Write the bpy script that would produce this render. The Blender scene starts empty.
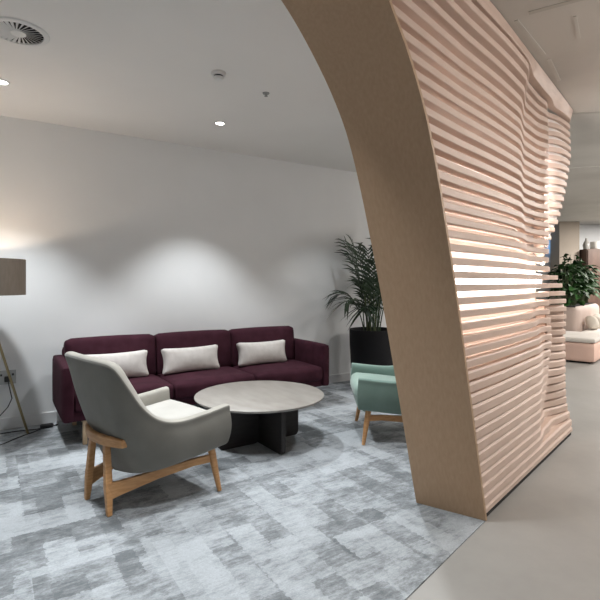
import bpy, bmesh, math, random
from math import sin, cos, pi, sqrt, radians, exp
from mathutils import Vector, Matrix

random.seed(7)
SC = bpy.context.scene
COL = SC.collection
D2R = pi / 180

# ------------------------------------------------------------------ helpers
def tag(o, label, cat, group=None, kind=None):
    o['label'] = label
    o['category'] = cat
    if group: o['group'] = group
    if kind: o['kind'] = kind
    return o

def thing(name, label, cat, loc=(0, 0, 0), rz=0.0, group=None):
    o = bpy.data.objects.new(name, None)
    o.empty_display_size = 0.1
    COL.objects.link(o)
    o.location = loc
    o.rotation_euler = (0, 0, rz)
    return tag(o, label, cat, group)

def mesh_obj(name, verts, faces, mat, parent=None, smooth=True, angle=40):
    me = bpy.data.meshes.new(name)
    me.from_pydata([tuple(v) for v in verts], [], faces)
    bm = bmesh.new(); bm.from_mesh(me)
    bmesh.ops.recalc_face_normals(bm, faces=bm.faces)
    bm.to_mesh(me); bm.free()
    if smooth:
        me.polygons.foreach_set('use_smooth', [True] * len(me.polygons))
        try: me.set_sharp_from_angle(angle=radians(angle))
        except Exception: pass
    me.materials.append(mat)
    o = bpy.data.objects.new(name, me)
    COL.objects.link(o)
    if parent: o.parent = parent
    return o

class MB:
    def __init__(s): s.v = []; s.f = []
    def add(s, verts, faces):
        n = len(s.v)
        s.v += [tuple(v) for v in verts]
        s.f += [tuple(i + n for i in f) for f in faces]
        return s
    def build(s, name, mat, parent=None, smooth=True, angle=40):
        return mesh_obj(name, s.v, s.f, mat, parent, smooth, angle)

def box(x0, x1, y0, y1, z0, z1, bev=0.0, seg=2):
    bm = bmesh.new()
    bmesh.ops.create_cube(bm, size=1)
    for v in bm.verts:
        v.co = Vector((x0 + (v.co.x + .5) * (x1 - x0), y0 + (v.co.y + .5) * (y1 - y0), z0 + (v.co.z + .5) * (z1 - z0)))
    if bev > 0:
        bmesh.ops.bevel(bm, geom=list(bm.edges), offset=bev, segments=seg, affect='EDGES', profile=.5)
    bm.verts.index_update()
    vs = [tuple(v.co) for v in bm.verts]
    fs = [tuple(v.index for v in f.verts) for f in bm.faces]
    bm.free()
    return vs, fs

def cushion(cx, cy, cz, sx, sy, sz, r=.04, n=12, bulge=(0, 0, 0), pinch=0.0):
    """rounded, slightly puffed box; sizes are full sizes"""
    idx = {}; vs = []; fs = []
    hx, hy, hz = sx / 2, sy / 2, sz / 2
    def pt(i, j, k):
        key = (i, j, k)
        if key in idx: return idx[key]
        def m(t):
            t = 2 * t / n - 1
            return t
        a = [m(i), m(j), m(k)]
        h = [hx, hy, hz]
        rr = min(r, hx * .98, hy * .98, hz * .98)
        p = [a[q] * h[q] for q in range(3)]
        inner = [max(-(h[q] - rr), min(h[q] - rr, p[q])) for q in range(3)]
        # spread grid so the rounding gets samples
        d = Vector([p[q] - inner[q] for q in range(3)])
        if d.length > 1e-9:
            d = d.normalized() * rr
        P = [inner[q] + d[q] for q in range(3)]
        u = [max(-1, min(1, P[q] / h[q])) for q in range(3)]
        P[0] += bulge[0] * u[0] * (1 - u[1] ** 2) * (1 - u[2] ** 2)
        P[1] += bulge[1] * u[1] * (1 - u[0] ** 2) * (1 - u[2] ** 2)
        P[2] += bulge[2] * u[2] * (1 - u[0] ** 2) * (1 - u[1] ** 2)
        if pinch:
            # pull the edge middles in, leaving pointed corners
            P[0] *= 1 - pinch * (1 - u[2] ** 2) * abs(u[0])
            P[2] *= 1 - pinch * (1 - u[0] ** 2) * abs(u[2])
        idx[key] = len(vs)
        vs.append((cx + P[0], cy + P[1], cz + P[2]))
        return idx[key]
    for i in range(n):
        for j in range(n):
            for k in (0, n):
                fs.append((pt(i, j, k), pt(i + 1, j, k), pt(i + 1, j + 1, k), pt(i, j + 1, k)))
                fs.append((pt(i, k, j), pt(i + 1, k, j), pt(i + 1, k, j + 1), pt(i, k, j + 1)))
                fs.append((pt(k, i, j), pt(k, i + 1, j), pt(k, i + 1, j + 1), pt(k, i, j + 1)))
    return vs, fs

def tube(pts, rad, n=8, cap=True):
    pts = [Vector(p) for p in pts]
    if not hasattr(rad, '__len__'): rad = [rad] * len(pts)
    vs = []; fs = []
    prev = None
    for i, p in enumerate(pts):
        t = (pts[min(i + 1, len(pts) - 1)] - pts[max(i - 1, 0)]).normalized()
        if prev is None:
            a = Vector((0, 0, 1)) if abs(t.z) < .9 else Vector((1, 0, 0))
            x = t.cross(a).normalized()
        else:
            x = (prev - t * prev.dot(t)).normalized()
        prev = x
        y = t.cross(x)
        for k in range(n):
            an = 2 * pi * k / n
            vs.append(tuple(p + (x * cos(an) + y * sin(an)) * rad[i]))
    for i in range(len(pts) - 1):
        for k in range(n):
            a = i * n + k; b = i * n + (k + 1) % n
            fs.append((a, b, b + n, a + n))
    if cap:
        fs.append(tuple(range(n - 1, -1, -1)))
        m = (len(pts) - 1) * n
        fs.append(tuple(range(m, m + n)))
    return vs, fs

def lathe(prof, n=48, cx=0, cy=0):
    vs = []; fs = []; rows = []
    for r, z in prof:
        if r < 1e-6:
            rows.append([len(vs)]); vs.append((cx, cy, z))
        else:
            rows.append(list(range(len(vs), len(vs) + n)))
            for k in range(n):
                a = 2 * pi * k / n
                vs.append((cx + r * cos(a), cy + r * sin(a), z))
    for A, B in zip(rows[:-1], rows[1:]):
        for k in range(n):
            k2 = (k + 1) % n
            if len(A) == 1 and len(B) == 1: continue
            if len(A) == 1: fs.append((A[0], B[k], B[k2]))
            elif len(B) == 1: fs.append((A[k], A[k2], B[0]))
            else: fs.append((A[k], A[k2], B[k2], B[k]))
    return vs, fs

def prism(poly, z0, z1):
    n = len(poly)
    vs = [(x, y, z0) for x, y in poly] + [(x, y, z1) for x, y in poly]
    fs = [tuple(range(n - 1, -1, -1)), tuple(range(n, 2 * n))]
    for i in range(n):
        j = (i + 1) % n
        fs.append((i, j, j + n, i + n))
    return vs, fs

def catmull(pts, m):
    P = [Vector(p) for p in pts]
    out = []
    for i in range(len(P) - 1):
        p0 = P[i - 1] if i > 0 else P[0] * 2 - P[1]
        p1, p2 = P[i], P[i + 1]
        p3 = P[i + 2] if i + 2 < len(P) else P[-1] * 2 - P[-2]
        for k in range(m):
            t = k / m
            out.append(.5 * ((2 * p1) + (p2 - p0) * t + (2 * p0 - 5 * p1 + 4 * p2 - p3) * t * t + (3 * p1 - p0 - 3 * p2 + p3) * t ** 3))
    out.append(P[-1])
    return out

def smooth(t):
    t = max(0., min(1., t))
    return t * t * (3 - 2 * t)

def lerp_table(tab, x):
    if x <= tab[0][0]: return tab[0][1]
    for (a, va), (b, vb) in zip(tab[:-1], tab[1:]):
        if x <= b: return va + (vb - va) * (x - a) / (b - a)
    return tab[-1][1]

# ------------------------------------------------------------------ materials
def mat(name, col, rough=.6, metal=0, spec=.5, emit=None, estr=0, sheen=0):
    m = bpy.data.materials.new(name); m.use_nodes = True
    b = m.node_tree.nodes['Principled BSDF']
    b.inputs['Base Color'].default_value = (*col, 1)
    b.inputs['Roughness'].default_value = rough
    b.inputs['Metallic'].default_value = metal
    b.inputs['Specular IOR Level'].default_value = spec
    if sheen:
        b.inputs['Sheen Weight'].default_value = sheen
        b.inputs['Sheen Roughness'].default_value = .4
    if emit:
        b.inputs['Emission Color'].default_value = (*emit, 1)
        b.inputs['Emission Strength'].default_value = estr
    return m

def nodes(m):
    nt = m.node_tree
    return nt, nt.nodes['Principled BSDF'], (lambda t: nt.nodes.new(t)), nt.links.new

def noisy(name, c1, c2, scale=6, rough=.6, stretch=(1, 1, 1), detail=4, bump=0, bscale=200, lo=.35, hi=.65, sheen=0, spec=.5, rz=0, metal=0):
    m = mat(name, c1, rough, metal, spec, sheen=sheen)
    nt, b, N, L = nodes(m)
    tc = N('ShaderNodeTexCoord'); mp = N('ShaderNodeMapping')
    mp.inputs['Scale'].default_value = stretch
    mp.inputs['Rotation'].default_value = (0, 0, rz)
    L(tc.outputs['Object'], mp.inputs['Vector'])
    n = N('ShaderNodeTexNoise'); n.inputs['Scale'].default_value = scale; n.inputs['Detail'].default_value = detail
    L(mp.outputs[0], n.inputs['Vector'])
    r = N('ShaderNodeValToRGB')
    r.color_ramp.elements[0].position = lo; r.color_ramp.elements[0].color = (*c1, 1)
    r.color_ramp.elements[1].position = hi; r.color_ramp.elements[1].color = (*c2, 1)
    L(n.outputs['Fac'], r.inputs[0]); L(r.outputs[0], b.inputs['Base Color'])
    if bump:
        n2 = N('ShaderNodeTexNoise'); n2.inputs['Scale'].default_value = bscale; n2.inputs['Detail'].default_value = 2
        L(tc.outputs['Object'], n2.inputs['Vector'])
        bp = N('ShaderNodeBump'); bp.inputs['Strength'].default_value = bump; bp.inputs['Distance'].default_value = .003
        L(n2.outputs['Fac'], bp.inputs['Height']); L(bp.outputs[0], b.inputs['Normal'])
    return m

M = {}
M['wall'] = noisy('wall_paint', (.76, .775, .78), (.785, .80, .805), 2, .85, bump=.05, bscale=150)
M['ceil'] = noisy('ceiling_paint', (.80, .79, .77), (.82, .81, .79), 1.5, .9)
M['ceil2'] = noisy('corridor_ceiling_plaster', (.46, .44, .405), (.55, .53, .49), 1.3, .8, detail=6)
M['trim'] = mat('white_trim', (.72, .73, .735), .5)
M['wood'] = noisy('pale_birch_veneer', (.455, .305, .19), (.525, .36, .235), 9, .5, stretch=(9, 9, .35), detail=4, lo=.2, hi=.8, spec=.3)
M['fin'] = noisy('birch_fin', (.61, .465, .385), (.68, .525, .445), 7, .5, stretch=(1, 1, 3), detail=3, lo=.2, hi=.8, spec=.3)
M['finboard'] = noisy('birch_board', (.60, .455, .375), (.67, .515, .435), 7, .5, stretch=(1, 1, 6), detail=3, spec=.3)
M['white_in'] = mat('white_backing', (.85, .80, .76), .7)
M['led'] = mat('led_diffuser', (1, 1, 1), .5, emit=(1, .95, .91), estr=9)
M['led2'] = mat('led_strip', (1, 1, 1), .5, emit=(1, .93, .87), estr=4.5)
M['led3'] = mat('dim_led_strip', (1, 1, 1), .5, emit=(1, .93, .87), estr=2)
M['ledhot'] = mat('bright_led_strip', (1, 1, 1), .5, emit=(1, .95, .91), estr=90)
M['dark'] = mat('dark_recess', (.02, .018, .017), .8)
M['oak'] = noisy('oak', (.44, .225, .09), (.56, .31, .14), 8, .42, stretch=(2, 2, 10), detail=5, spec=.4)
M['oakpale'] = noisy('pale_oak', (.50, .36, .22), (.58, .43, .28), 8, .45, stretch=(4, 4, 1), detail=4)
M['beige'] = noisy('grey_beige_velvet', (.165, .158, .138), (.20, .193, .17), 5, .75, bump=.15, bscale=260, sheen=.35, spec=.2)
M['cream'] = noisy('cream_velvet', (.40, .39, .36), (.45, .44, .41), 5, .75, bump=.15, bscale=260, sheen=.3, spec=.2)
M['beigerim'] = noisy('lit_beige_velvet', (.34, .325, .29), (.40, .385, .345), 5, .75, bump=.15, bscale=260, sheen=.3, spec=.2)  # lighter copy of the beige velvet; paints the top light on rim and inside
M['mintrim'] = noisy('lit_mint_velvet', (.19, .28, .245), (.235, .335, .295), 5, .7, bump=.15, bscale=260, sheen=.3, spec=.2)  # lighter copy of the mint velvet, with top light in its colour
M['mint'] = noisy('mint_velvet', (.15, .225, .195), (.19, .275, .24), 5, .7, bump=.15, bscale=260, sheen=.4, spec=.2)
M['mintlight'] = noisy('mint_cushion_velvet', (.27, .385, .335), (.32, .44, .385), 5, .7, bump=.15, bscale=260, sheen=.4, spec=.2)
M['plum'] = noisy('plum_wool', (.036, .010, .017), (.052, .016, .026), 9, .9, bump=.3, bscale=420, spec=.15)
M['pillow'] = noisy('off_white_linen', (.60, .57, .545), (.67, .64, .615), 20, .9, bump=.25, bscale=300, spec=.1)
M['stone'] = noisy('travertine', (.27, .25, .225), (.345, .325, .298), 5, .38, stretch=(1, 2.5, 1), detail=8, lo=.3, hi=.7)
M['tablebase'] = noisy('blackened_oak', (.018, .015, .014), (.028, .024, .022), 10, .5, stretch=(1, 1, 6))
M['brass'] = mat('brushed_brass', (.42, .34, .19), .38, .9)
M['shade'] = noisy('taupe_lampshade', (.31, .265, .22), (.34, .29, .245), 60, .9, stretch=(1, 1, .2), spec=.1)
M['black'] = mat('black_plastic', (.012, .012, .013), .45)
M['steel'] = mat('brushed_steel_plate', (.42, .42, .41), .4, .8)
M['pot'] = noisy('black_pot', (.007, .007, .009), (.010, .010, .012), 4, .7, spec=.25)
M['pebble'] = noisy('white_pebbles', (.25, .24, .22), (.75, .74, .70), 45, .8)
M['leaf'] = noisy('palm_leaf', (.012, .028, .012), (.024, .052, .02), 8, .45)
M['stem'] = noisy('palm_stem', (.05, .085, .03), (.09, .11, .045), 8, .6)
M['leaf2'] = noisy('broad_leaf', (.012, .038, .010), (.028, .08, .02), 6, .6, spec=.25)
M['leaf3'] = noisy('bright_broad_leaf', (.03, .10, .024), (.055, .16, .04), 6, .55, spec=.3)
M['blush'] = noisy('blush_upholstery', (.76, .53, .44), (.80, .57, .48), 3, .8, spec=.2)
M['blushpale'] = noisy('pale_blush_panel', (.50, .395, .345), (.55, .44, .39), 3, .7)
M['seatwhite'] = noisy('ivory_seat_fabric', (.70, .66, .61), (.76, .72, .67), 4, .85)
M['cush2'] = noisy('sand_cushion_fabric', (.55, .50, .43), (.62, .57, .50), 5, .9)
M['column'] = noisy('taupe_column_paint', (.33, .285, .235), (.36, .31, .26), 2, .8)
M['brownwood'] = noisy('walnut_cabinet', (.085, .048, .035), (.12, .072, .052), 4, .5, stretch=(3, 3, 1))
M['window'] = mat('blue_evening_window', (.1, .2, .3), .2, emit=(.16, .34, .62), estr=.8)
M['vase'] = mat('white_glazed_vase', (.75, .73, .69), .25)
M['greyvase'] = mat('grey_glazed_vase', (.3, .29, .27), .3)
M['vent'] = mat('white_vent_metal', (.75, .75, .74), .45)
M['lampglass'] = mat('downlight_lens', (1, 1, 1), .3, emit=(1, .96, .9), estr=14)
M['rubber'] = mat('cable_rubber', (.018, .018, .019), .6)
M['grey'] = mat('grey_plastic', (.30, .30, .30), .5)

def concrete():
    m = mat('polished_concrete', (.4, .39, .36), .5, spec=.35)
    nt, b, N, L = nodes(m)
    tc = N('ShaderNodeTexCoord')
    n = N('ShaderNodeTexNoise'); n.inputs['Scale'].default_value = 1.6; n.inputs['Detail'].default_value = 10; n.inputs['Roughness'].default_value = .62
    L(tc.outputs['Object'], n.inputs['Vector'])
    r = N('ShaderNodeValToRGB')
    r.color_ramp.elements[0].position = .3; r.color_ramp.elements[0].color = (.315, .308, .292, 1)
    r.color_ramp.elements[1].position = .7; r.color_ramp.elements[1].color = (.40, .393, .375, 1)
    L(n.outputs['Fac'], r.inputs[0]); L(r.outputs[0], b.inputs['Base Color'])
    mr = N('ShaderNodeMapRange'); mr.inputs['To Min'].default_value = .38; mr.inputs['To Max'].default_value = .6
    L(n.outputs['Fac'], mr.inputs['Value']); L(mr.outputs[0], b.inputs['Roughness'])
    return m
M['concrete'] = concrete()

def carpet():
    m = mat('distressed_carpet_tiles', (.4, .42, .44), .95, spec=.1)
    nt, b, N, L = nodes(m)
    tc = N('ShaderNodeTexCoord')
    def math_(op, a, bb=None, c=None):
        x = N('ShaderNodeMath'); x.operation = op
        for i, q in enumerate((a, bb, c)):
            if q is None: continue
            if isinstance(q, (int, float)): x.inputs[i].default_value = q
            else: L(q, x.inputs[i])
        return x.outputs[0]
    def noise(scale, stc, detail=6, rough=.6, out='Fac'):
        mp = N('ShaderNodeMapping'); mp.inputs['Scale'].default_value = stc
        L(tc.outputs['Object'], mp.inputs['Vector'])
        n = N('ShaderNodeTexNoise'); n.inputs['Scale'].default_value = scale; n.inputs['Detail'].default_value = detail; n.inputs['Roughness'].default_value = rough
        L(mp.outputs[0], n.inputs['Vector'])
        return n.outputs[out]
    wob = noise(38, (1, 1, 1), 4, .6, 'Color')
    vs_ = N('ShaderNodeVectorMath'); vs_.operation = 'MULTIPLY_ADD'
    L(wob, vs_.inputs[0]); vs_.inputs[1].default_value = (.05, .05, 0); L(tc.outputs['Object'], vs_.inputs[2])
    # overlapping lattices of plank tiles, each patch with its own tone
    def lattice(w, h, off, rot, seed, ragged=True):
        mp = N('ShaderNodeMapping'); mp.inputs['Location'].default_value = (seed * .37, seed * .21, 0)
        mp.inputs['Rotation'].default_value = (0, 0, rot)
        L(vs_.outputs[0] if ragged else tc.outputs['Object'], mp.inputs['Vector'])
        br = N('ShaderNodeTexBrick'); br.offset = off
        br.inputs['Scale'].default_value = 1
        br.inputs['Brick Width'].default_value = w; br.inputs['Row Height'].default_value = h
        br.inputs['Mortar Size'].default_value = 0
        br.inputs['Color1'].default_value = (0, 0, 0, 1); br.inputs['Color2'].default_value = (1, 1, 1, 1)
        L(mp.outputs[0], br.inputs['Vector'])
        return br.outputs['Color']
    A = lattice(.50, .50, .0, 0, 1, False)
    B = lattice(.42, .21, .37, 0, 3)
    C = lattice(.36, .13, .4, pi / 2, 7)
    mid = noise(7.0, (.8, 1.2, 1), 10, .78)
    streak = noise(46, (.22, 1.5, 1), 5, .75)
    fine = noise(260, (.5, 1, 1), 2)
    t = math_('MULTIPLY', A, .20)
    t = math_('MULTIPLY_ADD', B, .36, t)
    t = math_('MULTIPLY_ADD', C, .30, t)
    t = math_('ADD', t, math_('MULTIPLY_ADD', mid, 1.3, -.65))
    t = math_('ADD', t, math_('MULTIPLY_ADD', streak, .55, -.275))
    r = N('ShaderNodeValToRGB')
    e = r.color_ramp.elements
    e[0].position = .14; e[0].color = (.152, .165, .175, 1)
    e[1].position = .66; e[1].color = (.425, .455, .48, 1)
    q = e.new(.32); q.color = (.233, .25, .262, 1)
    q = e.new(.44); q.color = (.333, .357, .377, 1)
    L(t, r.inputs[0])
    mx = N('ShaderNodeMix'); mx.data_type = 'RGBA'; mx.blend_type = 'OVERLAY'; mx.inputs['Factor'].default_value = .3
    L(r.outputs[0], mx.inputs['A']); L(fine, mx.inputs['B'])
    L(mx.outputs['Result'], b.inputs['Base Color'])
    bp = N('ShaderNodeBump'); bp.inputs['Strength'].default_value = .4; bp.inputs['Distance'].default_value = .004
    L(fine, bp.inputs['Height']); L(bp.outputs[0], b.inputs['Normal'])
    return m
M['carpet'] = carpet()

# ------------------------------------------------------------------ camera
# the room's long wall runs along world X; the camera looks 57.3 degrees off it
H = 1.25
AX = Vector((.5402, .8415, 0)); RT = Vector((.8415, -.5402, 0))
def cw(x, z, h=0.0):
    """a place x metres to the right of the camera and z metres ahead of it"""
    p = RT * x + AX * z
    return Vector((p.x, p.y, h))
RZ_CAM = math.atan2(RT.y, RT.x)
cam = bpy.data.cameras.new('camera'); co = bpy.data.objects.new('camera', cam)
COL.objects.link(co); SC.camera = co
cam.sensor_fit = 'HORIZONTAL'; cam.sensor_width = 24; cam.sensor_height = 24
cam.lens = 24 * 475 / 600
cam.shift_y = -18 / 600
cam.clip_start = .05
co.location = (0, 0, H)
co.rotation_euler = (pi / 2, 0, math.atan2(AX.y, AX.x) - pi / 2)

# ------------------------------------------------------------------ setting
CH = 2.65                       # ceiling height
WY = 4.72                       # the long wall
P0 = Vector((2.147, 1.562, 0))  # near foot of the slatted partition
SD = Vector((.9645, .2641, 0)); ND = Vector((.2641, -.9645, 0))
def st(s, t, z):
    p = P0 + SD * s + ND * t
    return (p.x, p.y, z)

def struct(name, vf, m, smooth=False):
    o = mesh_obj(name, vf[0], vf[1], m, None, smooth)
    o['kind'] = 'structure'
    return o

struct('floor', box(-7, 24, -6, 16, -.12, 0), M['concrete'])
a = P0 + SD * -6.2 + ND * .0; b_ = P0 + SD * 4.2
e0_ = P0 + SD * .02 + ND * -.09; e_ = P0 + SD * 1.86 + ND * -.15; g_ = P0 + SD * 1.86 + ND * -.36
struct('floor_carpet', prism([(a.x, a.y), (P0.x, P0.y), (e0_.x, e0_.y), (e_.x, e_.y), (g_.x, g_.y), (b_.x, b_.y + .75), (b_.x, WY), (a.x, WY)], .0, .006), M['carpet'])
q1 = P0 + SD * -9 + ND * -.2; q2 = P0 + SD * 1.7 + ND * -.2
struct('ceiling_lounge', prism([(q1.x, q1.y), (q2.x, q2.y), (q2.x + 1.2, WY + .1), (q1.x, WY + .1)], CH, CH + .12), M['ceil'])
c2 = P0 + SD * -9; d2 = P0 + SD * 26
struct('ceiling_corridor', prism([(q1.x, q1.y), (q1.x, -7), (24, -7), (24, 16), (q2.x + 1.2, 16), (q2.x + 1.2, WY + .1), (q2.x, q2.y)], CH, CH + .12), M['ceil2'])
struct('wall_back', box(-4.2, b_.x, WY, WY + .12, 0, CH), M['wall'])
struct('wall_left', box(-2.6, -2.45, -2, WY, 0, CH), M['wall'])
struct('baseboard_back', (lambda v: (v[0], v[1]))(box(-2.45, b_.x, WY - .016, WY, .006, .105, .004)), M['trim'])
# corridor end
p = cw(8, 13.2)
def place(o, x, z, h=0):
    o.location = cw(x, z, h); o.rotation_euler = (0, 0, RZ_CAM); return o
place(struct('wall_far', box(-9, 9, 0, .15, 0, CH), M['wall']), 8, 11.6)
place(struct('column', box(-.235, .235, -.2, .2, 0, CH, .006), M['column']), 6.24, 11.2)
w = place(struct('window_1', box(-.45, .14, 0, .04, 1.95, CH - .10), M['window']), 6.18, 11.50)
# ceiling joints above the corridor
tm = noisy('ceiling_joint_filler', (.50, .48, .44), (.56, .54, .50), 3, .7)
def ceil_strip(n, a, b, wd, m):
    a = Vector(a); b = Vector(b); d = (b - a).normalized(); q = Vector((-d.y, d.x, 0)) * wd / 2
    vs, fs = prism([tuple((a - q).xy), tuple((b - q).xy), tuple((b + q).xy), tuple((a + q).xy)], CH - .004, CH)
    return struct(n, (vs, fs), m)
ceil_strip('trim_1', cw(1.155, 2.54), cw(1.50, 2.92), .022, tm)
ceil_strip('trim_2', cw(1.56, 2.98), cw(1.80, 3.30), .022, tm)
ceil_strip('trim_3', cw(1.447, 2.50), cw(1.60, 2.725), .016, tm)
dk = mat('ceiling_joint_shadow_gap', (.44, .42, .38), .8)
ceil_strip('trim_4', cw(1.19, 2.47), cw(1.9, 2.03), .03, dk)
ceil_strip('trim_5', cw(2.25, 3.95), cw(3.4, 3.78), .03, dk)
ceil_strip('trim_6', cw(3.0, 5.9), cw(5.4, 5.4), .05, tm)

# ------------------------------------------------------------------ slatted partition
ARCH = catmull([(0.0, 0, 0), (-.215, .70, 0), (-.435, 1.38, 0), (-.665, 1.94, 0), (-.955, 2.29, 0), (-1.28, 2.46, 0), (-1.7, 2.575, 0), (-2.3, 2.64, 0)], 12)
ARCH = [(v.x, v.y) for v in ARCH]
ATAB = [(z, s) for s, z in ARCH]
def s_start(z): return lerp_table(ATAB, z)
SEND = [(0, 1.93), (.25, 1.90), (.5, 1.84), (.8, 1.83), (1.08, 1.84), (1.15, 1.84), (1.21, 1.78), (1.27, 1.70), (1.33, 1.58), (1.42, 1.52), (1.64, 1.62), (1.95, 1.79), (2.28, 1.95), (2.45, 1.98), (2.55, 1.98), (2.65, 1.97)]
def s_end(z): return lerp_table(SEND, z)
def t_flat(s, z):
    top = smooth((z - 2.25) / .35)
    return .065 * top * (1 - .8 * smooth((s - .1) / 1.8))
def t_front(s, z):
    top = smooth((z - 2.25) / .35); bot = smooth((.60 - z) / .5)
    t = 0
    t += .012 * sin(pi * max(0, min(1, (s + .3) / 1.1))) * (1 - bot)
    # step in
    e0 = .50 + .30 * smooth((1.9 - z) / 1.2) + .16 * smooth((1.15 - z) / .4); w = .34
    depth = .045 + .03 * top + .055 * bot
    t -= depth * smooth((s - e0) / w)
    # ridge, then a groove behind it, then the flare to the far end
    lo = smooth((1.15 - z) / .4); rs = 1.25 + .10 * lo
    am = 1 - .6 * smooth((z - 2.35) / .2)
    mid = exp(-((z - 1.25) / .16) ** 2)
    low = smooth((.9 - z) / .4)
    t += .03 * am * (1 - low) * exp(-((s - rs) / .10) ** 2)
    t -= .085 * am * (1 - .6 * mid) * (1 - .55 * low) * exp(-((s - rs - .22 + .06 * low) / .11) ** 2)
    t += (.03 + .05 * bot) * smooth((s - rs - .2) / .45) * (1 - .5 * mid)
    fade = smooth((z - .07) / .22) * smooth((2.70 - z) / .2)
    return t_flat(s, z) + t * fade

part_ = thing('slatted_partition', 'tall arched birch partition with rippling backlit horizontal fins', 'partition', st(.9, -.18, 0), 0)
PO = Vector(st(.9, -.18, 0))
def loc(v): return [tuple(Vector(p) - PO) for p in v]

def rib(name, z0, z1, m, back=-.13, s0=None, s1=None, n=90, bev=.003, backfn=None, ztop=None, er=(.05, .03)):
    zc = (z0 + z1) / 2
    s0 = s_start(zc) if s0 is None else s0
    s1 = s_end(zc) if s1 is None else s1
    vs = []; fs = []
    for i in range(n + 1):
        s = s0 + (s1 - s0) * i / n
        t = t_front(s, zc); tt = t if ztop is None else ztop(s)
        endr = er[1] * max(0, (s - (s1 - er[0])) / er[0]) ** 2
        t -= endr; tt -= endr
        bt = bev + .008 * smooth((1.05 - zc) / .4) * (z1 - z0 < .06)
        bk = t - .05 if backfn is None else backfn(s, t)
        vs += [st(s, bk, z0), st(s, t - bev, z0), st(s, t, z0 + bev), st(s, tt, z1 - bt), st(s, tt - bt, z1), st(s, bk, z1)]
    for i in range(n):
        for k in range(6):
            a = i * 6 + k; b = i * 6 + (k + 1) % 6
            fs.append((a, b, b + 6, a + 6))
    fs.append(tuple(range(5, -1, -1))); fs.append(tuple(range(n * 6, n * 6 + 6)))
    return mesh_obj(name, loc(vs), fs, m, part_, True, 25)

PITCH = .0625; FT = .039
z = .08
def fin_back(s, t):
    return t - .05
while z + FT < 2.556:
    FT = .034 + .019 * smooth((1.02 - z) / .5)
    rib('fin', z, z + FT, M['fin'], s0=s_start(z) + .014, backfn=fin_back)
    z += PITCH
rib('top_fascia', 2.574, CH - .004, M['finboard'], s0=-1.9, s1=2.06, er=(.25, .085), ztop=lambda q: .065 - .03 * max(0, q - .04))
rib('base_board', .034, .072, M['finboard'], s0=.012)
# plinth almost flush, coloured near-black to paint the shadow gap under the board
vs, fs = prism([st(.03, -.012, 0)[:2], st(1.89, -.012, 0)[:2], st(1.85, -.33, 0)[:2], st(.03, -.33, 0)[:2]], .001, .04)
mesh_obj('plinth', loc(vs), fs, M['dark'], part_, False)
# curved lining of the opening: one bent board
TH = .018; vs = []; SKEW = lambda zz: -.055 - .045 * smooth((zz - 1.9) / .5); fs = []
T0, T1 = .006, -.363
n = len(ARCH)
for i, (s, zz) in enumerate(ARCH):
    s2, z2 = ARCH[min(i + 1, n - 1)]; s1_, z1_ = ARCH[max(i - 1, 0)]
    d = Vector((s2 - s1_, z2 - z1_)).normalized(); nx, nz = d.y, -d.x   # towards the partition's inside
    bul = .065 * smooth((zz - 2.25) / .35)
    a1 = (s + nx * TH, max(.0065, zz + nz * TH)); a0 = (s, max(.0065, zz))
    vs += [st(a0[0], T0 + bul, a0[1]), st(a1[0], T0 + bul, a1[1]), st(a1[0] + SKEW(a1[1]), T1, a1[1]), st(a0[0] + SKEW(a0[1]), T1, a0[1])]
for i in range(n - 1):
    for k in range(4):
        a = i * 4 + k; b = i * 4 + (k + 1) % 4
        fs.append((a, b, b + 4, a + 4))
fs.append((3, 2, 1, 0)); fs.append(tuple(range((n - 1) * 4, n * 4)))
mesh_obj('arch_lining', loc(vs), fs, M['wood'], part_, True, 35)
# panels inside: polygon in (s,z) thickened across t
def panel(name, poly, t0, t1, m):
    n = len(poly)
    vs = [st(s, t0, z) for s, z in poly] + [st(s, t1, z) for s, z in poly]
    fs = [tuple(range(n - 1, -1, -1)), tuple(range(n, 2 * n))] + [(i, (i + 1) % n, (i + 1) % n + n, i + n) for i in range(n)]
    return mesh_obj(name, loc(vs), fs, m, part_, False)
inner = [(s + .03, max(.05, z - .005)) for s, z in ARCH if z < 2.60]
panel('back_panel', [(1.57, .05)] + [(1.57, CH - .01)] + [(inner[-1][0], CH - .01)] + inner[::-1], -.335, -.355, M['finboard'])
panel('backing', [(1.55, .05)] + [(1.55, CH - .01)] + [(inner[-1][0], CH - .01)] + inner[::-1], -.19, -.20, M['white_in'])
panel('end_panel', [(1.555, .05), (1.555, CH - .01), (1.57, CH - .01), (1.57, .05)], -.19, -.355, M['finboard'])
# led bars behind the fins
panel('light_bar', [(-.33, 1.20), (1.54, 1.20), (1.54, 1.31), (-.37, 1.31)], -.14, -.16, M['led'])
for zz in (.14, .30, .46, .62, 1.92, 2.1, 2.25, 2.4):
    panel('light_bar', [(s_start(zz) + .12, zz), (1.3, zz), (1.3, zz + .025), (s_start(zz) + .12, zz + .025)], -.165, -.185, M['led2'] if zz < 1 else M['led3'])
panel('light_bar', [(1.362, 1.38), (1.362, 2.2), (1.38, 2.2), (1.38, 1.38)], -.08, -.095, M['ledhot'])
# curved sheets closing the far end behind the fins
def end_sheet(z0, z1, m):
    vs = []; fs = []; nz, ns = 24, 20
    for i in range(nz + 1):
        zz = z0 + (z1 - z0) * i / nz
        for k in range(ns + 1):
            sa = 1.30; se = s_end(zz) - .02
            s_ = sa + (se - sa) * k / ns
            t = t_front(s_, zz) - .03
            vs.append(st(s_, t, zz)); 
    m_ = ns + 1
    for i in range(nz):
        for k in range(ns):
            fs.append((i * m_ + k, i * m_ + k + 1, (i + 1) * m_ + k + 1, (i + 1) * m_ + k))
    o = mesh_obj('end_backing', loc(vs), fs, m, part_, True, 60)
    md = o.modifiers.new('t', 'SOLIDIFY'); md.thickness = .008; md.offset = 0
end_sheet(.05, 1.07, M['finboard'])
end_sheet(1.40, 2.56, M['white_in'])

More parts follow.
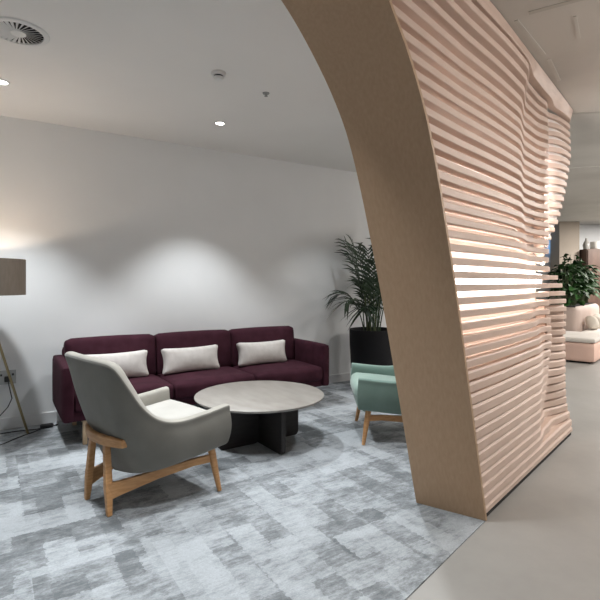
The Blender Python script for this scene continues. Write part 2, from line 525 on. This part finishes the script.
# ------------------------------------------------------------------ sofa
SX, SY = 1.63, 4.24
sofa = thing('sofa', 'long dark plum three-seat sofa against the white wall', 'sofa', (SX, SY, 0))
L0, R0 = -1.21, 1.21; F0, B0 = -.37, .40
mesh_obj('base', *box(L0 + .06, R0 - .06, F0 + .03, B0 - .02, .20, .275, .012), M['plum'], sofa)
for s in (-1, 1):
    x0, x1 = (L0, L0 + .075) if s < 0 else (R0 - .075, R0)
    o = mesh_obj('arm', *cushion((x0 + x1) / 2, (F0 + B0) / 2, .41, .085, B0 - F0, .42, .025, 12, (.008, .004, .006)), M['plum'], sofa)
mesh_obj('back_panel', *cushion(0, B0 - .05, .44, R0 - L0 - .14, .10, .50, .03, 12), M['plum'], sofa)
cwid = (R0 - L0 - .15) / 3
for k in range(3):
    cx = L0 + .075 + cwid * (k + .5)
    mesh_obj('seat_cushion', *cushion(cx, F0 + .29, .335, cwid + .002, .60, .15, .045, 14, (.0, .012, .014)), M['plum'], sofa)
    o = mesh_obj('back_cushion', *cushion(0, 0, 0, cwid + .003, .17, .40, .05, 14, (.0, .025, .008)), M['plum'], sofa)
    o.location = (cx, B0 - .17, .565); o.rotation_euler = (radians(-7), 0, 0)
for x in (L0 + .16, R0 - .16):
    for y in (F0 + .09, B0 - .1):
        mesh_obj('leg', *box(x - .016, x + .016, y - .02, y + .02, .007, .205, .003), M['oakpale'], sofa)
mesh_obj('leg_rail', *box(L0 + .144, L0 + .176, F0 + .09, B0 - .1, .165, .20, .003), M['oakpale'], sofa)
mesh_obj('leg_rail', *box(R0 - .176, R0 - .144, F0 + .09, B0 - .1, .165, .20, .003), M['oakpale'], sofa)

def pillow(x, y, zz, rz, tilt, label, wd=.57):
    o = mesh_obj('lumbar_pillow', *cushion(0, 0, 0, wd, .09, .24, .035, 16, (0, .035, 0), .10), M['pillow'])
    o.location = (x, y, zz); o.rotation_euler = (radians(tilt), 0, rz)
    return tag(o, label, 'pillow', 'off-white lumbar pillows on the sofa')
pillow(SX - .76, SY + .04, .530, radians(2), -12, 'off-white lumbar pillow on the sofa behind the beige armchair')
pillow(SX - .09, SY + .04, .530, radians(2), -12, 'off-white lumbar pillow on the middle seat of the sofa', .57)
pillow(SX + .66, SY + .04, .530, radians(-2), -12, 'off-white lumbar pillow on the sofa seat nearest the palm', .56)

# ------------------------------------------------------------------ coffee table
TC = (1.735, 3.283)
tb = thing('coffee_table', 'round stone-topped coffee table with dark cross base', 'table', (*TC, 0), radians(-56 - 32.7 + 0))
mesh_obj('tabletop', *lathe([(0, .352), (.46, .352), (.488, .358), (.498, .366), (.50, .376), (.494, .380), (0, .380)], 96), M['stone'], tb)
def slab(name, axis, a0, a1, hw, zt, r, m, par):
    pts = []
    for k in range(7):
        an = pi + (pi / 2) * k / 6; pts.append((a0 + r + r * cos(an), .007 + r + r * sin(an)))
    for k in range(7):
        an = 1.5 * pi + (pi / 2) * k / 6; pts.append((a1 - r + r * cos(an), .007 + r + r * sin(an)))
    pts += [(a1, zt), (a0, zt)]
    n = len(pts)
    f = (lambda u, w, zz: (u, w, zz)) if axis == 0 else (lambda u, w, zz: (w, u, zz))
    vs = [f(u, -hw, zz) for u, zz in pts] + [f(u, hw, zz) for u, zz in pts]
    fs = [tuple(range(n)), tuple(range(2 * n - 1, n - 1, -1))] + [(i, (i + 1) % n, (i + 1) % n + n, i + n) for i in range(n)]
    return mesh_obj(name, vs, fs, m, par, False)
slab('base_slab', 0, -.35, .35, .017, .352, .035, M['tablebase'], tb)
slab('base_slab', 1, -.35, -.018, .017, .352, .035, M['tablebase'], tb)
slab('base_slab', 1, .018, .35, .017, .352, .035, M['tablebase'], tb)

# ------------------------------------------------------------------ armchairs
def armchair(name, label, x, y, rz, mshell, mseat, mrim):
    r = thing(name, label, 'armchair', (x, y, 0), rz, None)
    top = [(.635, .365, .52), (.59, .367, .516), (.45, .37, .50), (.28, .37, .492), (.16, .36, .53), (.07, .352, .615), (.0, .342, .725), (-.05, .326, .805), (-.078, .280, .838), (-.088, .14, .842), (-.092, 0, .842)]
    bot = [(.63, .335, .272), (.59, .334, .267), (.46, .325, .25), (.32, .31, .232), (.22, .275, .215), (.16, .235, .207), (.125, .185, .203), (.11, .14, .20), (.10, .10, .20), (.095, .05, .20), (.095, 0, .20)]
    def full(c):
        h = catmull(c, 3)
        return [Vector((p.x, -p.y, p.z)) for p in h[:-1]] + [h[-1]] + [p.copy() for p in h[:-1]][::-1]
    T = full(top); B = full(bot)
    n = len(T); rows = 8; brow = 3
    cen = Vector((.35, 0, .25))
    vs = []; fs = []
    for i in range(n):
        tp, bt = T[i], B[i]
        out = Vector(((tp.x + bt.x) / 2 - .40, (tp.y + bt.y) / 2, 0)).normalized()
        mid = Vector((bt.x, 0, bt.z - .015))
        for k in range(brow):
            u = k / brow
            p = mid.lerp(bt, u)
            vs.append(p)
        for k in range(rows + 1):
            u = k / rows
            p = bt.lerp(tp, u) + out * (.022 * sin(pi * min(1, u * 1.15)) ** .8 if u * 1.15 < 1 else 0)
            vs.append(p)
    R = rows + 1 + brow
    for i in range(n - 1):
        for k in range(R - 1):
            fs.append((i * R + k, i * R + k + 1, (i + 1) * R + k + 1, (i + 1) * R + k))
    me = bpy.data.meshes.new('shell'); me.from_pydata([tuple(v) for v in vs], [], fs)
    bm = bmesh.new(); bm.from_mesh(me)
    bmesh.ops.remove_doubles(bm, verts=bm.verts, dist=.0005)
    bmesh.ops.recalc_face_normals(bm, faces=bm.faces)
    # outward normals
    f0 = max(bm.faces, key=lambda f: f.calc_center_median().z)
    if f0.normal.dot(f0.calc_center_median() - Vector((.4, 0, .5))) < 0:
        bmesh.ops.reverse_faces(bm, faces=bm.faces)
    bm.to_mesh(me); bm.free()
    me.polygons.foreach_set('use_smooth', [True] * len(me.polygons))
    me.materials.append(mshell); me.materials.append(mrim)  # second slot: the lit copy, for rim and inner face
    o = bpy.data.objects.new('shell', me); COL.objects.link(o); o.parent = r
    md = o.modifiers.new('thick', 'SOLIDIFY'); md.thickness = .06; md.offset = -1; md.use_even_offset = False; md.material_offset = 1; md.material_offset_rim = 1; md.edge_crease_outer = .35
    md = o.modifiers.new('round', 'SUBSURF'); md.levels = 2; md.render_levels = 2
    # seat
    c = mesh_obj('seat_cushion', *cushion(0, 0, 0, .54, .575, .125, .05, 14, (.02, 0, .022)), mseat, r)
    c.location = (.375, 0, .368); c.rotation_euler = (0, radians(-6), 0)
    mesh_obj('front_rail', *cushion(.565, 0, .29, .07, .58, .085, .02, 8), mshell, r)
    for s in (-1, 1):
        # rear leg: flat tapered board leaning in to the rail
        a = Vector((.0, s * .1425, .007)); b = Vector((.010, s * .085, .395))
        vs2 = []
        for p, wx, wy in ((a, .013, .014), (a.lerp(b, .35), .020, .018), (b, .015, .018)):
            for dx, dy in ((-1, -1), (1, -1), (1, 1), (-1, 1)):
                vs2.append((p.x + dx * wx, p.y + dy * wy, p.z))
        f2 = [(3, 2, 1, 0), (8, 9, 10, 11)]
        for q in (0, 4):
            f2 += [(q + i, q + (i + 1) % 4, q + 4 + (i + 1) % 4, q + 4 + i) for i in range(4)]
        leg = mesh_obj('leg', vs2, f2, M['oak'], r, False)
        m = leg.modifiers.new('b', 'BEVEL'); m.width = .005; m.segments = 2
        mesh_obj('leg', *tube([(.592, s * .315, .007), (.585, s * .309, .05), (.565, s * .297, .17), (.55, s * .288, .265)], [.013, .015, .021, .023], 14), M['oak'], r, True, 50)
        # side stretcher: tapered board rising to the front leg
        A0 = Vector((.0, s * .128, 0)); A1 = Vector((.562, s * .292, 0))
        sd = (A1 - A0).normalized(); w2 = Vector((-sd.y, sd.x, 0)) * .011
        prof = [(0, .085, .175), (.12, .105, .178), (.45, .150, .200), (.8, .182, .222), (1, .185, .228)]
        v3 = []; f3 = []
        for u, zl, zh in prof:
            p = A0.lerp(A1, u)
            v3 += [(*(p - w2).xy, zl), (*(p + w2).xy, zl), (*(p + w2).xy, zh), (*(p - w2).xy, zh)]
        for i in range(len(prof) - 1):
            f3 += [(i * 4 + k, i * 4 + (k + 1) % 4, i * 4 + 4 + (k + 1) % 4, i * 4 + 4 + k) for k in range(4)]
        f3 += [(3, 2, 1, 0), tuple(range(len(prof) * 4 - 4, len(prof) * 4))]
        mesh_obj('stretcher', v3, f3, M['oak'], r, False)
    # curved rail behind the back
    v4 = []; f4 = []; N4 = 16
    for i in range(N4 + 1):
        yy = -.235 + .47 * i / N4
        xx = -.012 + .062 * (yy / .25) ** 2
        hw = .027 * (1 - .25 * (abs(yy) / .25) ** 4)
        v4 += [(xx - .014, yy, .40 - hw), (xx + .014, yy, .40 - hw), (xx + .010, yy, .40 + hw), (xx - .018, yy, .40 + hw)]
    for i in range(N4):
        f4 += [(i * 4 + k, i * 4 + (k + 1) % 4, i * 4 + 4 + (k + 1) % 4, i * 4 + 4 + k) for k in range(4)]
    f4 += [(3, 2, 1, 0), tuple(range(N4 * 4, N4 * 4 + 4))]
    rl = mesh_obj('back_rail', v4, f4, M['oak'], r, True, 40)
    m = rl.modifiers.new('b', 'BEVEL'); m.width = .005; m.segments = 2
    return r
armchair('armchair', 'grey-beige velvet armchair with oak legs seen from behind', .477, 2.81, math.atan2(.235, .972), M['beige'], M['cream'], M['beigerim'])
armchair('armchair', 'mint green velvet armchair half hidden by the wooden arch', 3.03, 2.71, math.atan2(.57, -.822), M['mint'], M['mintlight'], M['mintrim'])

# ------------------------------------------------------------------ floor lamp, socket, cables
LX, LY = -.075, 4.215
lamp = thing('floor_lamp', 'brass tripod floor lamp with taupe drum shade', 'lamp', (LX, LY, 0))
mesh_obj('lamp_shade', *lathe([(.272, 1.153), (.275, 1.153), (.275, 1.42), (.272, 1.42), (.272, 1.153)], 64), M['shade'], lamp, True, 30)
mesh_obj('shade_light_stop', *lathe([(0, 1.156), (.271, 1.156), (.271, 1.160), (0, 1.160)], 48), M['trim'], lamp)  # unseen opaque disc, added to keep bulb light off the lower wall
mesh_obj('hub', *lathe([(0, 1.09), (.03, 1.09), (.034, 1.10), (.034, 1.135), (.02, 1.15), (.012, 1.17), (.012, 1.19), (0, 1.19)], 24), M['oak'], lamp)
an0 = math.atan2(.28, .302)
for k in range(3):
    an = an0 + k * 2 * pi / 3
    rr = .412
    mesh_obj('leg', *tube([(rr * cos(an), rr * sin(an), .007), (.02 * cos(an), .02 * sin(an), 1.11)], .0095, 10), M['brass'], lamp)
mesh_obj('bulb', *lathe([(0, 1.255), (.025, 1.248), (.036, 1.23), (.034, 1.21), (.018, 1.19), (.015, 1.185)], 20), mat('bulb_glass', (1, 1, 1), .4, emit=(1, .82, .66), estr=6), lamp)

sk = thing('power_socket', 'brushed steel double power socket on the wall above the baseboard', 'socket', (.085, WY, .445))
mesh_obj('face_plate', *box(-.065, .065, -.008, 0, -.058, .058, .002), M['steel'], sk, False)
mesh_obj('switch', *box(-.05, -.035, -.011, -.008, .012, .03, .001), M['black'], sk, False)
mesh_obj('switch', *box(.035, .05, -.011, -.008, .012, .03, .001), M['black'], sk, False)
cd = tag(mesh_obj('mains_lead', *tube([(.09, WY - .035, .43), (.10, WY - .05, .37), (.12, WY - .045, .27), (.09, WY - .04, .2), (.02, WY - .045, .12), (-.06, WY - .05, .05), (-.10, WY - .08, .013), (-.02, WY - .14, .012), (.14, WY - .13, .012), (.30, WY - .16, .012), (.46, WY - .11, .012)], .004, 8), M['rubber']), 'black power cord hanging from the wall socket and trailing over the carpet', 'cord')
mesh_obj('plug', *box(.065, .115, WY - .045, WY - .008, .41, .455, .006), M['black'], cd)
mesh_obj('branch_cable', *tube(catmull([(-.25, 4.20, .012), (.0, 4.25, .012), (.16, 4.40, .012), (.28, 4.50, .012), (.34, 4.555, .016)], 6), .004, 8), M['rubber'], cd)
mesh_obj('inline_switch', *cushion(.37, 4.575, .024, .10, .05, .034, .012, 8), M['black'], cd)

# ------------------------------------------------------------------ potted palm
palm = thing('potted_palm', 'leafy palm in a tall black round pot by the wall', 'plant', (3.76, 4.27, 0))
mesh_obj('pot', *lathe([(0, .007), (.225, .007), (.238, .02), (.255, .25), (.268, .50), (.272, .685), (.27, .695), (.252, .695), (.25, .63), (0, .63)], 64), M['pot'], palm)
rg = random.Random(3)
pb = MB()
for k in range(130):
    a = rg.uniform(0, 2 * pi); q = .215 * sqrt(rg.random()); s = rg.uniform(.010, .02)
    pb.add(*cushion(q * cos(a), q * sin(a), .636 + s * .5, s * 2, s * 1.6, s * 1.2, s * .6, 3))
pbo = pb.build('pebbles', M['pebble'], palm); pbo['kind'] = 'stuff'
def frond(base, az, length, rise, droop, nl=12, lw=.013, ll=.31):
    mb = MB()
    pts = []
    d = Vector((cos(az), sin(az), 0))
    for i in range(13):
        u = i / 12
        pts.append(Vector(base) + d * (length * .62 * u ** 1.35) + Vector((0, 0, rise * u - droop * u ** 2.6)))
    mb.add(*tube(pts, [.007 * (1 - .8 * i / 12) + .001 for i in range(13)], 5))
    side = Vector((-d.y, d.x, 0))
    for k in range(nl):
        u = .34 + .66 * k / (nl - 1)
        f = u * 12; i = min(11, int(f)); p = pts[i].lerp(pts[i + 1], f - i)
        tg = (pts[i + 1] - pts[i]).normalized()
        up = side.cross(tg).normalized()
        L = ll * (.55 + .6 * sin(pi * min(1, (u - .25) * 1.15))) * rg.uniform(.85, 1.1)
        for sg in (-1, 1):
            dirv = (tg * rg.uniform(.8, 1.2) + side * sg * .8 + up * rg.uniform(-.05, .3)).normalized()
            wv = dirv.cross(up).normalized() * lw
            q = []
            for w_, uu, sag in ((.35, 0, 0), (1, .3, .0), (.8, .65, .12), (0.06, 1, .34)):
                c = p + dirv * L * uu - Vector((0, 0, sag * L))
                q += [c - wv * w_, c + up * .003 * w_, c + wv * w_]
            fs = []
            for r_ in range(3):
                for c_ in range(2):
                    a = r_ * 3 + c_
                    fs.append((a, a + 1, a + 4, a + 3))
            mb.add(q, fs)
    mb.v = [(x, min(y, WY - .03 - 4.27), z) for x, y, z in mb.v]
    return mb.build('frond', M['leaf'], palm, True, 60)
for k in range(17):
    az = k * 2.399 + .4
    ring = (k % 5) / 4
    q = .03 + .07 * rg.random()
    out = .34 + .13 * ring + rg.uniform(-.05, .05)
    rise = 1.42 - .62 * ring + rg.uniform(-.08, .1)
    wy = sin(az)
    if wy > .55: out *= .55          # the wall stands behind
    frond((q * cos(az), q * sin(az), .635), az, out * 1.1, rise, .20 + .22 * ring)
for k in range(7):
    az = k * 2.399 + 1.2
    mesh_obj('stem', *tube([(.06 * cos(az), .06 * sin(az), .632), (.075 * cos(az), .075 * sin(az), .85), (.10 * cos(az), .10 * sin(az), 1.1)], [.011, .009, .005], 7), M['stem'], palm)

# ------------------------------------------------------------------ ceiling fittings
def downlight(x, y, label, group='recessed ceiling downlights'):
    r = thing('downlight', label, 'downlight', (x, y, CH), 0, group)
    mesh_obj('trim_ring', *lathe([(.036, -.001), (.036, -.006), (.05, -.005), (.052, -.001), (.036, -.001)], 36), M['vent'], r)
    mesh_obj('lens', *lathe([(0, -.004), (.036, -.004), (.036, -.001), (0, -.001)], 36), M['lampglass'], r)
    return r
downlight(1.665, 3.90, 'small round recessed ceiling light below the smoke detector')
downlight(.04, 3.92, 'small round recessed ceiling light under the round air vent')

sd_ = thing('smoke_detector', 'small white round smoke detector on the ceiling', 'detector', (*cw(-.545, 3.18).xy, CH))
mesh_obj('housing', *lathe([(0, -.047), (.026, -.046), (.033, -.038), (.034, -.034), (.034, -.030)], 32), M['vent'], sd_)
mesh_obj('sensor_gap', *lathe([(0, -.030), (.030, -.030), (.030, -.020), (0, -.020)], 32), M['black'], sd_)
mesh_obj('base', *lathe([(0, -.020), (.046, -.020), (.05, -.012), (.05, 0), (0, 0)], 32), M['vent'], sd_)
sp = thing('sprinkler_head', 'tiny metal sprinkler head on the ceiling by the arch', 'sprinkler', (*cw(-.252, 3.52).xy, CH))
mesh_obj('escutcheon', *lathe([(0, -.006), (.024, -.006), (.026, 0), (0, 0)], 24), M['grey'], sp)
mesh_obj('deflector', *lathe([(0, -.026), (.013, -.025), (.013, -.021), (.005, -.018), (.005, -.006), (0, -.006)], 16), M['grey'], sp)

vc = cw(-1.578, 2.66)
vt = thing('air_vent', 'round white ceiling air vent with swirl blades', 'vent', (vc.x, vc.y, CH))
mesh_obj('frame', *lathe([(.125, -.002), (.127, -.010), (.150, -.008), (.158, -.002), (.125, -.002)], 64), M['vent'], vt)
mesh_obj('duct_back', *lathe([(0, -.0015), (.126, -.0015), (.126, -.0005), (0, -.0005)], 48), M['dark'], vt)
mesh_obj('hub', *lathe([(0, -.012), (.038, -.012), (.042, -.003), (0, -.003)], 32), M['vent'], vt)
bl = MB()
for k in range(28):
    a = 2 * pi * k / 28; da = .055; tw = .16
    bl.add([(.040 * cos(a - da * 2), .040 * sin(a - da * 2), -.011), (.040 * cos(a + da), .040 * sin(a + da), -.005), (.127 * cos(a + da + tw), .127 * sin(a + da + tw), -.005), (.127 * cos(a - da + tw), .127 * sin(a - da + tw), -.011),
            (.040 * cos(a - da * 2), .040 * sin(a - da * 2), -.009), (.040 * cos(a + da), .040 * sin(a + da), -.003), (.127 * cos(a + da + tw), .127 * sin(a + da + tw), -.003), (.127 * cos(a - da + tw), .127 * sin(a - da + tw), -.009)],
           [(0, 1, 2, 3), (7, 6, 5, 4), (0, 4, 5, 1), (1, 5, 6, 2), (2, 6, 7, 3), (3, 7, 4, 0)])
bl.build('blades', M['vent'], vt, False)

# ------------------------------------------------------------------ far seating nook
RZ_S = math.atan2(SD.y, SD.x)
BC = cw(4.44, 7.15)                      # near right foot of the bench; it runs parallel to the partition
def nook(x, y, h=0.0):
    p = BC + SD * x - ND * y
    return Vector((p.x, p.y, h))
def slab_c(x0, x1, y0, y1, z0, z1, r, n=12):
    return cushion((x0 + x1) / 2, (y0 + y1) / 2, (z0 + z1) / 2, x1 - x0, y1 - y0, z1 - z0, r, n)
bench = thing('bench', 'low blush upholstered bench with ivory seat at the corridor end', 'bench', nook(0, 0), RZ_S)
mesh_obj('base', *slab_c(0, 1.05, 0, 1.0, .02, .325, .05), M['blush'], bench)
mesh_obj('base', *slab_c(1.055, 3.0, 0, .42, .02, .325, .05), M['blush'], bench)
mesh_obj('seat', *slab_c(-.005, 1.05, -.005, 1.0, .315, .40, .035), M['seatwhite'], bench)
mesh_obj('seat', *slab_c(1.055, 3.0, -.005, .42, .315, .40, .035), M['seatwhite'], bench)
mesh_obj('plinth', *box(.08, 2.9, .08, .36, .002, .03), M['dark'], bench)
pl = thing('planter_box', 'long pale blush planter box behind the bench', 'planter', nook(1.08, .44), RZ_S)
mesh_obj('box', *slab_c(0, 1.95, 0, .52, .003, .82, .10, 14), M['blushpale'], pl)
mesh_obj('soil', *box(.08, 1.87, .07, .45, .80, .825), M['dark'], pl)
def bg_pillow(x, z, h, ry, label, m):
    o = mesh_obj('cushion', *cushion(0, 0, 0, .34, .13, .25, .06, 10, (0, .03, 0), .05), m)
    o.location = nook(x, z, h); o.rotation_euler = (radians(-20), radians(ry), RZ_S)
    return tag(o, label, 'cushion', 'cushions on the blush bench')
bg_pillow(1.50, .31, .525, 8, 'sand-coloured cushion leaning on the planter above the bench', M['cush2'])
bg_pillow(1.95, .31, .525, -8, 'second sand cushion at the picture edge on the bench', M['cush2'])

def leafy(name, label, x, z, h0, n, R, hh, m, seed, ls=.14):
    rg = random.Random(seed)
    r = thing(name, label, 'plant', nook(x, z, h0), RZ_S, 'plants in the planter box')
    mb = MB(); sm = MB()
    for k in range(n):
        a = rg.uniform(0, 2 * pi); q = R * sqrt(rg.random()); zz = hh * rg.uniform(.25, 1.0) * (1 - .35 * (q / R) ** 2)
        base = Vector((q * .25 * cos(a), q * .2 * sin(a), 0.0)); tip = Vector((q * cos(a), q * .6 * sin(a), zz))
        if k % 2 == 0:
            sm.add(*tube([base, base.lerp(tip, .5) + Vector((0, 0, .05)), tip], [.006, .005, .003], 5))
        out = Vector((cos(a), sin(a), rg.uniform(-.5, .5))).normalized()
        up = Vector((rg.uniform(-.5, .5), rg.uniform(-.9, .1), 1)).normalized()
        sd = out.cross(up).normalized(); up = sd.cross(out)
        Lf = ls * rg.uniform(.7, 1.3); W = Lf * .36
        q_ = []
        for w_, u, dz in ((.1, 0, 0), (.8, .25, .03), (1, .5, .03), (.65, .8, -.01), (.04, 1.05, -.08)):
            c = tip + out * Lf * u + up * dz * Lf * 3
            q_ += [c - sd * W * w_ + up * .02 * w_, c, c + sd * W * w_ + up * .02 * w_]
        fs = []
        for r_ in range(4):
            for c_ in range(2):
                b = r_ * 3 + c_; fs.append((b, b + 1, b + 4, b + 3))
        mb.add(q_, fs)
    mb.build('foliage', m, r, True, 60)
    sm.build('stems', M['stem'], r)
    return r
leafy('leafy_plant', 'dark leafy plant in the planter nearest the slatted partition', 1.30, .70, .826, 120, .30, .86, M['leaf2'], 1)
leafy('leafy_plant', 'bright broad-leaved plant low at the planter front', 1.42, .60, .826, 30, .20, .40, M['leaf3'], 2, .20)
leafy('leafy_plant', 'dense dark green plant in the middle of the planter', 1.82, .70, .826, 120, .32, .95, M['leaf2'], 5)
leafy('leafy_plant', 'dark green plant in the planter at the picture edge', 2.35, .70, .826, 110, .32, .90, M['leaf2'], 9)
leafy('leafy_plant', 'dark leafy plant at the far end of the planter', 2.82, .70, .826, 110, .30, .85, M['leaf2'], 12)
cb = thing('cabinet', 'tall brown wooden cabinet beyond the planter', 'cabinet', cw(7.24, 10.8), RZ_CAM)
mesh_obj('body', *box(-.72, 1.2, 0, .30, .002, 2.005, .006), M['brownwood'], cb, False)
mesh_obj('door', *box(-.70, -.04, -.018, 0, .06, 1.98, .004), M['brownwood'], cb, False)
mesh_obj('door', *box(-.03, .63, -.018, 0, .06, 1.98, .004), M['brownwood'], cb, False)
def vase(x, prof, m, label):
    o = thing('vase', label, 'vase', cw(x, 10.95, 2.006), 0, 'vases on the cabinet')
    mesh_obj('body', *lathe(prof, 24), m, o)
vase(6.60, [(0, 0), (.06, 0), (.075, .1), (.05, .17), (.025, .2), (.025, .25), (0, .25)], M['greyvase'], 'slim grey vase at the left end of the brown cabinet top')
vase(6.84, [(0, 0), (.12, 0), (.13, .02), (.13, .17), (.11, .17), (.10, .03), (0, .03)], M['vase'], 'wide white vase beside the slim grey vase on the cabinet')
vase(7.10, [(0, 0), (.08, 0), (.12, .06), (.11, .12), (.08, .13), (.07, .03), (0, .03)], M['vase'], 'squat white vase on the cabinet nearest the picture edge')

# ------------------------------------------------------------------ light
W = bpy.data.worlds.new('world'); SC.world = W; W.use_nodes = True
bg = W.node_tree.nodes['Background']
bg.inputs[0].default_value = (.92, .95, 1.0, 1); bg.inputs[1].default_value = .27

def spot(x, y, power, ang=95, blend=.7, col=(.94, .975, 1), r=.04, z=CH - .03):
    l = bpy.data.lights.new('downlight_beam', 'SPOT'); l.energy = power; l.spot_size = radians(ang); l.spot_blend = blend
    l.color = col; l.shadow_soft_size = r
    o = bpy.data.objects.new('downlight_beam', l); COL.objects.link(o); o.location = (x, y, z)
    return o
for x, pw in ((.04, 135), (1.665, 114), (3.29, 30)): spot(x, 3.91, pw, 86, .55)
for x, pw in ((.30, 90), (1.665, 95), (3.29, 60)): spot(x, 2.28, pw, 94, .7)
for x, pw in ((-.6, 70), (.75, 75)): spot(x, 1.15 if x < 0 else 1.65, pw, 88)
bl_ = bpy.data.lights.new('lamp_bulb_light', 'POINT'); bl_.energy = 9; bl_.color = (1, .80, .62); bl_.shadow_soft_size = .03
o = bpy.data.objects.new('lamp_bulb_light', bl_); COL.objects.link(o); o.location = (LX, LY, 1.30)
# corridor ceiling lamps, then added fill lights
def area(loc_, sx, sy, power, col):
    l = bpy.data.lights.new('ceiling_lamp', 'AREA'); l.shape = 'RECTANGLE'; l.size = sx; l.size_y = sy; l.energy = power; l.color = col
    o = bpy.data.objects.new('ceiling_lamp', l); COL.objects.link(o); o.location = loc_
    return o
for (x, zz, pw) in ((6.4, 5.4, 110), (7.6, 9.4, 210), (3.4, 3.0, 30)):
    v = cw(x, zz, CH - .02); area(v, .5, .5, pw, (1, .95, .90))
for (x, zz, pw) in ((2.3, 1.3, 40), (4.6, 4.4, 66)):  # unseen point lights without fixtures, added to brighten fin fronts and bench
    l = bpy.data.lights.new('corridor_fill', 'POINT'); l.energy = pw; l.color = (1, .93, .875); l.shadow_soft_size = .14
    o = bpy.data.objects.new('corridor_fill', l); COL.objects.link(o); o.location = cw(x, zz, 2.35)

SC.view_settings.view_transform = 'Standard'
SC.view_settings.look = 'None'
SC.view_settings.gamma = 1
SC.view_settings.use_curve_mapping = False
SC.view_settings.exposure = .22
SC.cycles.max_bounces = 8
SC.cycles.use_denoising = True
